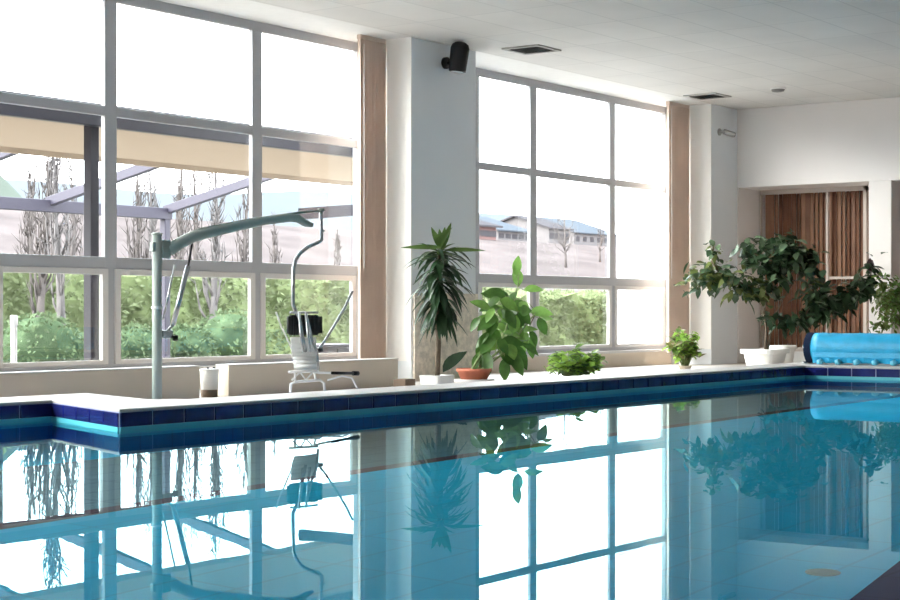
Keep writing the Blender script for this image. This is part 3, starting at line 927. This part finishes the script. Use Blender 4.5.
# loose hem hanging along the bottom front, scalloped by the bubbles
mb = MB(); n = 110; prev = None
for i in range(n + 1):
    y = 8.33 - 6.1 * i / n
    h = RIM + .012 + .012 * abs(math.sin(i * .9))
    a = Vector((rx - rr * .995, y, rz - .05)); b_ = Vector((rx - rr * 1.02, y, rz - .11)); c_ = Vector((rx - rr * .93 - .012 * math.sin(i * 2.2), y, h))
    if prev:
        mb.quad(prev[0], a, b_, prev[1]); mb.quad(prev[1], b_, c_, prev[2])
    prev = (a, b_, c_)
mb.build('hem', M['bluecover'], p, True)
for i in range(26):
    y = 8.22 - .235 * i
    c_ = Vector((rx - rr * .93, y, RIM + .036))
    mb = MB(); mb.tube([c_ + Vector((-.006, 0, -.03)), c_ + Vector((-.02, 0, -.015)), c_ + Vector((-.022, 0, .01)), c_ + Vector((-.008, 0, .028))], [.02, .05, .045, .012], 10); mb.build('hem_bubble', M['bubble'], p, True)
mb = MB(); mb.box(rx - .12, rx + .12, 8.47, 8.505, RIM, RIM + .03); mb.box(rx - .02, rx + .02, 8.47, 8.505, RIM + .03, rz)
mb.build('stand', M['steel'], p, bevel=.004)

# ------------------------------------------------------------------ outside
GZ = -.30
mb = MB(); mb.box(-30, 60, YW + .35, 26.5, GZ - .2, GZ); mb.build('ground', M['paving'])['kind'] = 'structure'
TER = [(26.5, -.32), (40, .2), (75, 6.6), (120, 10.2), (160, 12), (420, 14)]
def terr(Y):
    if Y <= 26.5: return GZ
    for (a, za), (b_, zb) in zip(TER[:-1], TER[1:]):
        if Y <= b_: return za + (zb - za) * (Y - a) / (b_ - a)
    return 14
mb = MB()
for (a, za), (b_, zb) in zip(TER[:-1], TER[1:]):
    mb.quad((-200, a, za), (900, a, za), (900, b_, zb), (-200, b_, zb))
mb.quad((-200, 26.5, -3), (900, 26.5, -3), (900, 420, -3), (-200, 420, -3))
mb.build('ground_field', M['field'])['kind'] = 'structure'

# terrace canopy
CZ = 2.92
p = thing('pergola', (12.3, 13.7, GZ), 'terrace pergola with beige canopy and dark beams outside the left window', 'pergola')
mb = MB(); mb.prism([(3, 13.62), (19.3, 13.62), (22.2, 17.0), (3, 17.0)], CZ, CZ + .03); mb.build('canopy', M['canopy'], p)
mb = MB(); mb.box(3, 19.3, 13.52, 13.62, CZ - .11, CZ + .14); mb.build('front_beam', M['pergdark'], p, bevel=.01)
mb = MB(); mb.box(3, 22.2, 17.0, 17.06, CZ - .07, CZ + .02); mb.build('rear_valance', M['canopy'], p)
for xx in (5.4, 12.3):
    mb = MB(); mb.box(xx - .06, xx + .06, 13.63, 13.75, GZ, CZ - .01); mb.build('post', M['pergdark'], p, bevel=.01)
def bar(pts, r, nm, mm):
    mb = MB()
    a, b_ = Vector(pts[0]), Vector(pts[1]); d = (b_ - a); ln = d.length; d.normalize()
    s_ = d.cross(Vector((0, 0, 1))).normalized()
    mb.obox((a + b_) / 2, d * ln / 2, s_ * r, Vector((0, 0, 1)) * r * 1.3); mb.build(nm, mm, p, bevel=.008)
bz = 2.40
bar(((3, 19.5, bz), (19.2, 19.5, bz)), .07, 'rear_beam', M['perglilac'])
for xx in (19.15, 16.7, 14.15, 11.6, 9.05):
    bar(((xx, 19.55, bz + .06), (xx, 17.12, 2.95)), .055, 'rafter', M['perglilac'])
for xx in (19.1, 8.0):
    mb = MB(); mb.box(xx - .06, xx + .06, 19.44, 19.56, GZ, bz); mb.build('rear_post', M['perglilac'], p, bevel=.01)
q0, q1 = at(300, 214, 14.0), at(358, 210, 13.2)
bar((q0, q1), .055, 'side_rail', M['perglilac'])

# hedge of clipped greenery
def leafy(mb, fn, n, L_, W_):
    for k in range(n):
        c, nrm = fn()
        a = Vector((rnd.gauss(0, 1), rnd.gauss(0, 1), rnd.gauss(0, 1))) + nrm * 1.2
        u = Vector((rnd.gauss(0, 1), rnd.gauss(0, 1), rnd.gauss(0, 1))) + nrm
        mb.leaf(c, a, u, L_ * rnd.uniform(.6, 1.3), W_ * rnd.uniform(.6, 1.3), .3, 2, .2, .8)

def hedge(x0, x1, y0, y1, h, label, n):
    t = thing('hedge', ((x0 + x1) / 2, (y0 + y1) / 2, GZ), label, 'hedge', 'clipped hedge along the garden')
    bm = bmesh.new()
    nx = max(4, int((x1 - x0) / .35)); nz = 7
    mb = MB()
    def P(i, j):
        x = x0 + (x1 - x0) * i / nx; z = GZ + (h - GZ) * j / nz
        return Vector((x, y0 + .12 * math.sin(x * 2.7 + j) + .08 * math.sin(x * 5.1 + 2 * j), z + (.08 * math.sin(x * 3.3) if j == nz else 0)))
    for i in range(nx):
        for j in range(nz):
            mb.quad(P(i, j), P(i + 1, j), P(i + 1, j + 1), P(i, j + 1))
        a, b_ = P(i, nz), P(i + 1, nz)
        mb.quad(a, b_, Vector((b_.x, y1, b_.z)), Vector((a.x, y1, a.z)))
    for i, sgn in ((0, 1), (nx, -1)):
        for j in range(nz):
            a, b_ = P(i, j), P(i, j + 1)
            mb.quad(a, b_, Vector((b_.x, y1, b_.z)), Vector((a.x, y1, a.z)))
    mb.quad(Vector((x0, y1, GZ)), Vector((x1, y1, GZ)), Vector((x1, y1, h)), Vector((x0, y1, h)))
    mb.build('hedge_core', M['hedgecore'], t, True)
    lm = MB()
    def fn():
        if rnd.random() < .8:
            return Vector((rnd.uniform(x0, x1), y0 + rnd.uniform(-.12, .1), rnd.uniform(GZ, h))), Vector((0, -1, .3))
        return Vector((rnd.uniform(x0, x1), rnd.uniform(y0, y1), h + rnd.uniform(-.05, .1))), Vector((0, 0, 1))
    leafy(lm, fn, n, .15, .08)
    lm.build('foliage', M['hedge'], t)
hedge(15.5, 36.0, 24.0, 25.2, 1.55, 'long bright green hedge at the end of the terrace behind the left window', 9000)
hedge(32.5, 48.0, 22.5, 23.6, 1.22, 'bright green hedge seen low through the far window', 6000)

def shrub(c, r, hgt, label):
    t = thing('round_shrub', c, label, 'shrub', 'round clipped shrubs on the terrace')
    c = Vector(c)
    mb = MB(); prof = [(r * math.cos(a) * .93, hgt * .5 * (1 + math.sin(a)) * .97) for a in [R(x) for x in range(-80, 91, 17)]]
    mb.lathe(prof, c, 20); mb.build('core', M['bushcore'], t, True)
    lm = MB()
    def fn():
        a = rnd.uniform(0, 2 * PI); e = math.asin(rnd.uniform(-.9, 1))
        nrm = Vector((math.cos(a) * math.cos(e), math.sin(a) * math.cos(e), math.sin(e)))
        return c + Vector((nrm.x * r, nrm.y * r, hgt * .5 * (1 + nrm.z))), nrm
    leafy(lm, fn, 650, .10, .06); lm.build('foliage', M['bush'], t)
def gp(px_, Y):
    q = at(px_, 300, Y); return (q.x, q.y, terr(Y))
shrub(gp(38, 20.6), .68, 1.05, 'round green shrub outside near the white bollard, leftmost of the shrubs')
shrub(gp(66, 21.4), .42, .75, 'smaller round green shrub just left of the dark pergola post')
shrub(gp(138, 20.6), .50, .85, 'round green shrub outside just left of the lift mast')
shrub(gp(188, 20.6), .46, .85, 'round green shrub outside just right of the lift mast')
shrub(gp(230, 20.9), .66, 1.1, 'largest round green shrub, outside left of the second mullion')

# white bollard lamp
q = gp(14, 15.5); zt = at(14, 315, 15.5).z
p = thing('bollard_light', q, 'thin white bollard light on the terrace at the left photo edge', 'lamp')
MB().tube([q, (q[0], q[1], zt - .12)], .035, 14).build('post', M['lamp_white'], p, True)
MB().lathe([(.045, -.12), (.045, -.01), (.03, 0)], (q[0], q[1], zt), 16).build('lamp_head', M['lamp_white'], p, True)
# grey garden cabinet behind the chair
a, b_ = at(321, 356, 15.0), at(354, 356, 15.0)
p = thing('garden_cabinet', (a.x, 15.2, GZ), 'low grey cabinet outside the window behind the lift chair', 'cabinet')
zt = at(335, 347, 15.0).z
MB().box(a.x, b_.x, 15.0, 15.5, GZ, zt).build('body', M['greycabinet'], p, bevel=.01)
MB().box(a.x - .03, b_.x + .03, 14.97, 15.53, zt, zt + .04).build('top', M['perglilac'], p, bevel=.01)
mb = MB(); xm = (a.x + b_.x) / 2; mb.box(xm - .008, xm + .008, 14.985, 15.0, GZ + .05, zt - .03); mb.build('door_seam', M['black'], p)

# bare trees
def bare_tree(px_, Y, h, label, mm, spread=.16, nb=26, tr=.09):
    q = gp(px_, Y)
    t = thing('bare_tree', q, label, 'tree', 'bare trees beyond the hedge')
    mb = MB(); c = Vector(q)
    ln = Vector((rnd.uniform(-.1, .1), 0, 0))
    pts = [c + ln * h * k / 6 + Vector((rnd.uniform(-.05, .05), 0, h * k / 6)) for k in range(7)]
    mb.tube(pts, [tr * (1 - .85 * k / 6) for k in range(7)], 7); mb.build('trunk', mm, t, True)
    b2 = MB()
    for k in range(nb):
        f = rnd.uniform(.18, .95); i = min(5, int(f * 6)); s0 = pts[i].lerp(pts[i + 1], f * 6 - i)
        g = rnd.uniform(0, 2 * PI); L_ = h * rnd.uniform(.14, .34) * (1.1 - .6 * f)
        o = Vector((math.cos(g), math.sin(g), 0)) * spread * h * rnd.uniform(.3, 1)
        e = s0 + o * (1.1 - f) + Vector((0, 0, L_))
        m_ = s0.lerp(e, .45) + o * .25
        b2.tube([s0, m_, e], [tr * .38 * (1.1 - f), tr * .26 * (1.1 - f), .006], 5)
        for j in range(4):
            s1 = m_.lerp(e, rnd.random()); e1 = s1 + Vector((rnd.gauss(0, .16), rnd.gauss(0, .16), rnd.uniform(.2, .6))) * h * .14
            b2.tube([s1, e1], [.012, .004], 4)
    b2.build('branches', mm, t, True)
order = ['first', 'second', 'third', 'fourth', 'fifth', 'sixth', 'seventh', 'eighth', 'ninth', 'tenth', 'eleventh', 'twelfth']
for k, (px_, Y, h, mm) in enumerate([(24, 31, 4.2, 'baretree'), (40, 22.9, 4.0, 'baretree'), (62, 22.2, 4.2, 'birch'), (74, 33, 4.6, 'baretree'), (142, 30, 4.6, 'baretree'),
                                     (156, 33, 4.9, 'birch'), (176, 29, 4.8, 'baretree'), (196, 31, 5.0, 'baretree'), (213, 22.8, 4.2, 'birch'), (240, 32, 4.9, 'baretree'), (276, 36, 3.6, 'baretree'), (338, 40, 3.4, 'baretree')]):
    bare_tree(px_, Y, h, '%s leafless tree from the left beyond the large left window' % order[k], M[mm], .10, 44, .11 if Y > 25 else .10)
bare_tree(566, 60, 4.6, 'spreading leafless tree before the roofs in the far window', M['baretree'], .30, 40, .10)
bare_tree(600, 64, 3.2, 'leafless tree before the wide rightmost distant house', M['baretree'], .26, 34, .09)
bare_tree(530, 66, 2.6, 'low leafless tree below the long blue grey roof', M['baretree'], .28, 30, .08)

# distant buildings
def house(x0, x1, y0, y1, zw, zr, wm, rm, label, axis='X', wins=0):
    t = thing('house', ((x0 + x1) / 2, (y0 + y1) / 2, terr(y0) - .3), label, 'house', 'distant houses')
    mb = MB(); e = .4
    ym = (y0 + y1) / 2
    zg = terr(y0) - .3; sec = [(y0, zg), (y0, zw), (ym, zr), (y1, zw), (y1, zg)]
    mb.v = [(x, a, b_) for x in (x0, x1) for a, b_ in sec]
    mb.f = [(0, 1, 2, 3, 4), (9, 8, 7, 6, 5)] + [(i, (i + 1) % 5, (i + 1) % 5 + 5, i + 5) for i in range(5)]; mb.mi = [0] * 7
    mb.build('walls', wm, t); mb = MB()
    pr = [(y0 - e, zw - .1), (ym, zr), (y1 + e, zw - .1), (y1 + e, zw + .05), (ym, zr + .2), (y0 - e, zw + .05)]
    n = len(mb.v)
    for x in (x0 - e, x1 + e):
        mb.v += [(x, a, b_) for a, b_ in pr]
    k = len(pr)
    mb.f.append(tuple(range(n, n + k))); mb.mi.append(0); mb.f.append(tuple(reversed(range(n + k, n + 2 * k)))); mb.mi.append(0)
    for i in range(k):
        j = (i + 1) % k
        mb.f.append((n + i, n + k + i, n + k + j, n + j)); mb.mi.append(0)
    mb.build('roof', rm, t)
    for i in range(wins):
        xx = x0 + (x1 - x0) * (i + .5) / wins
        MB().box(xx - .45, xx + .45, y0 - .04, y0 + .02, zw - min(2.0, .6 * (zw - zg)), zw - min(.8, .25 * (zw - zg))).build('window', M['greyroof'], t)
def hx(px_, y_, Y): return at(px_, y_, Y)
Yh = 75
a, b_ = hx(477, 238, Yh), hx(496, 238, Yh)
house(a.x, b_.x, Yh, Yh + 7, hx(486, 226, Yh).z, hx(486, 219, Yh + 3).z, M['pinkwall'], M['greyroof'], 'small pink house at the left of the far window view', wins=3)
Yh = 95
a, b_ = hx(498, 238, Yh), hx(531, 238, Yh)
house(a.x, b_.x, Yh, Yh + 12, hx(512, 231, Yh).z, hx(512, 221, Yh + 6).z, M['bluewall'], M['blueroof'], 'long house with blue grey roof right of the pink house', wins=5)
Yh = 100
a, b_ = hx(549, 238, Yh), hx(569, 238, Yh)
house(a.x, b_.x, Yh, Yh + 9, hx(560, 229, Yh).z, hx(560, 220, Yh + 4).z, M['bluewall'], M['greyroof'], 'house with dark grey roof behind the spreading bare tree', wins=4)
Yh = 118
a, b_ = hx(574, 240, Yh), hx(616, 240, Yh)
house(a.x, b_.x, Yh, Yh + 14, hx(595, 234, Yh).z, hx(595, 223, Yh + 7).z, M['bluewall'], M['blueroof'], 'wide house with pale blue roof, rightmost of the distant houses', wins=6)
# white neighbouring wing that fills the last panes of the far window
a = at(617, 300, 17.0)
p = thing('white_annex', (a.x + 5, 18, GZ), 'plain white building wing filling the right panes of the far window', 'building')
MB().prism([(a.x, 17), (a.x + 16, 17), (a.x + 16, 20), (a.x + 7, 20)], GZ, at(640, 150, 17.0).z).build('walls', M['whitewall'], p)
zt = at(640, 150, 17.0).z
MB().prism([(a.x - .05, 16.95), (a.x + 16.1, 16.95), (a.x + 16.1, 20.1), (a.x + 7, 20.1)], zt, zt + .06).build('roof_edge', M['whitewall'], p)

# hills
def ridge(name, x0, x1, Y, dpt, fn, mm, label):
    mb = MB(); n = 70; prev = None
    for i in range(n + 1):
        x = x0 + (x1 - x0) * i / n; z = fn(x)
        a = (Vector((x, Y, -2)), Vector((x, Y + dpt * .4, z * .6)), Vector((x, Y + dpt * .7, z)), Vector((x, Y + dpt, -2)))
        if prev:
            for k in range(3):
                mb.quad(prev[k], a[k], a[k + 1], prev[k + 1])
        prev = a
    o = mb.build(name, mm, None, True, loc=((x0 + x1) / 2, Y, 0)); return tag(o, label, 'hill')
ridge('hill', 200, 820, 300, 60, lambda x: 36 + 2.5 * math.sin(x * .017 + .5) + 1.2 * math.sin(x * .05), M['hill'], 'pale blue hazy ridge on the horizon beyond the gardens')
ridge('hill', 30, 118, 110, 22, lambda x: 14.5 * math.exp(-((x - 92) / 16.0) ** 2) + 3.5, M['hill2'], 'grey green wooded hill at far left behind the bare trees')

# ------------------------------------------------------------------ light, camera
sc = bpy.context.scene
wd = bpy.data.worlds.new('World'); sc.world = wd; wd.use_nodes = True
N = wd.node_tree.nodes; L = wd.node_tree.links
bg = N['Background']
tc = N.new('ShaderNodeTexCoord'); sp = N.new('ShaderNodeSeparateXYZ'); rp = N.new('ShaderNodeValToRGB')
rp.color_ramp.elements[0].position = 0.0; rp.color_ramp.elements[0].color = (.95, .96, 1, 1)
rp.color_ramp.elements[1].position = 1.0; rp.color_ramp.elements[1].color = (.86, .93, 1, 1)
L.new(tc.outputs['Generated'], sp.inputs[0]); L.new(sp.outputs['Z'], rp.inputs['Fac']); L.new(rp.outputs['Color'], bg.inputs['Color'])
bg.inputs['Strength'].default_value = 1.0

sl_ = bpy.data.lights.new('hazy_sun', 'SUN'); sl_.energy = 1.2; sl_.angle = R(50); sl_.color = (1, .95, .88)
so_ = bpy.data.objects.new('hazy_sun', sl_); C.objects.link(so_); so_.location = (-10, 30, 25)
so_.rotation_euler = Vector((1, -.75, -.75)).to_track_quat('-Z', 'Y').to_euler()

cd = bpy.data.cameras.new('camera'); cam = bpy.data.objects.new('camera', cd); C.objects.link(cam)
cam.location = (0, 0, CAM); cam.rotation_euler = (R(90), 0, -YAW)
cd.sensor_width = 36; cd.lens = F / 900 * 36
cd.shift_y = (HOR - 300) / 900.0
cd.clip_end = 2000
sc.camera = cam

sc.view_settings.view_transform = 'Standard'
sc.view_settings.look = 'None'
sc.view_settings.gamma = 1
sc.view_settings.exposure = 4.05
sc.view_settings.use_curve_mapping = False
cy = sc.cycles
cy.max_bounces = 14; cy.diffuse_bounces = 8; cy.glossy_bounces = 6; cy.transmission_bounces = 8; cy.transparent_max_bounces = 16
cy.caustics_reflective = True; cy.caustics_refractive = True
cy.sample_clamp_indirect = 8.0
cy.use_denoising = True
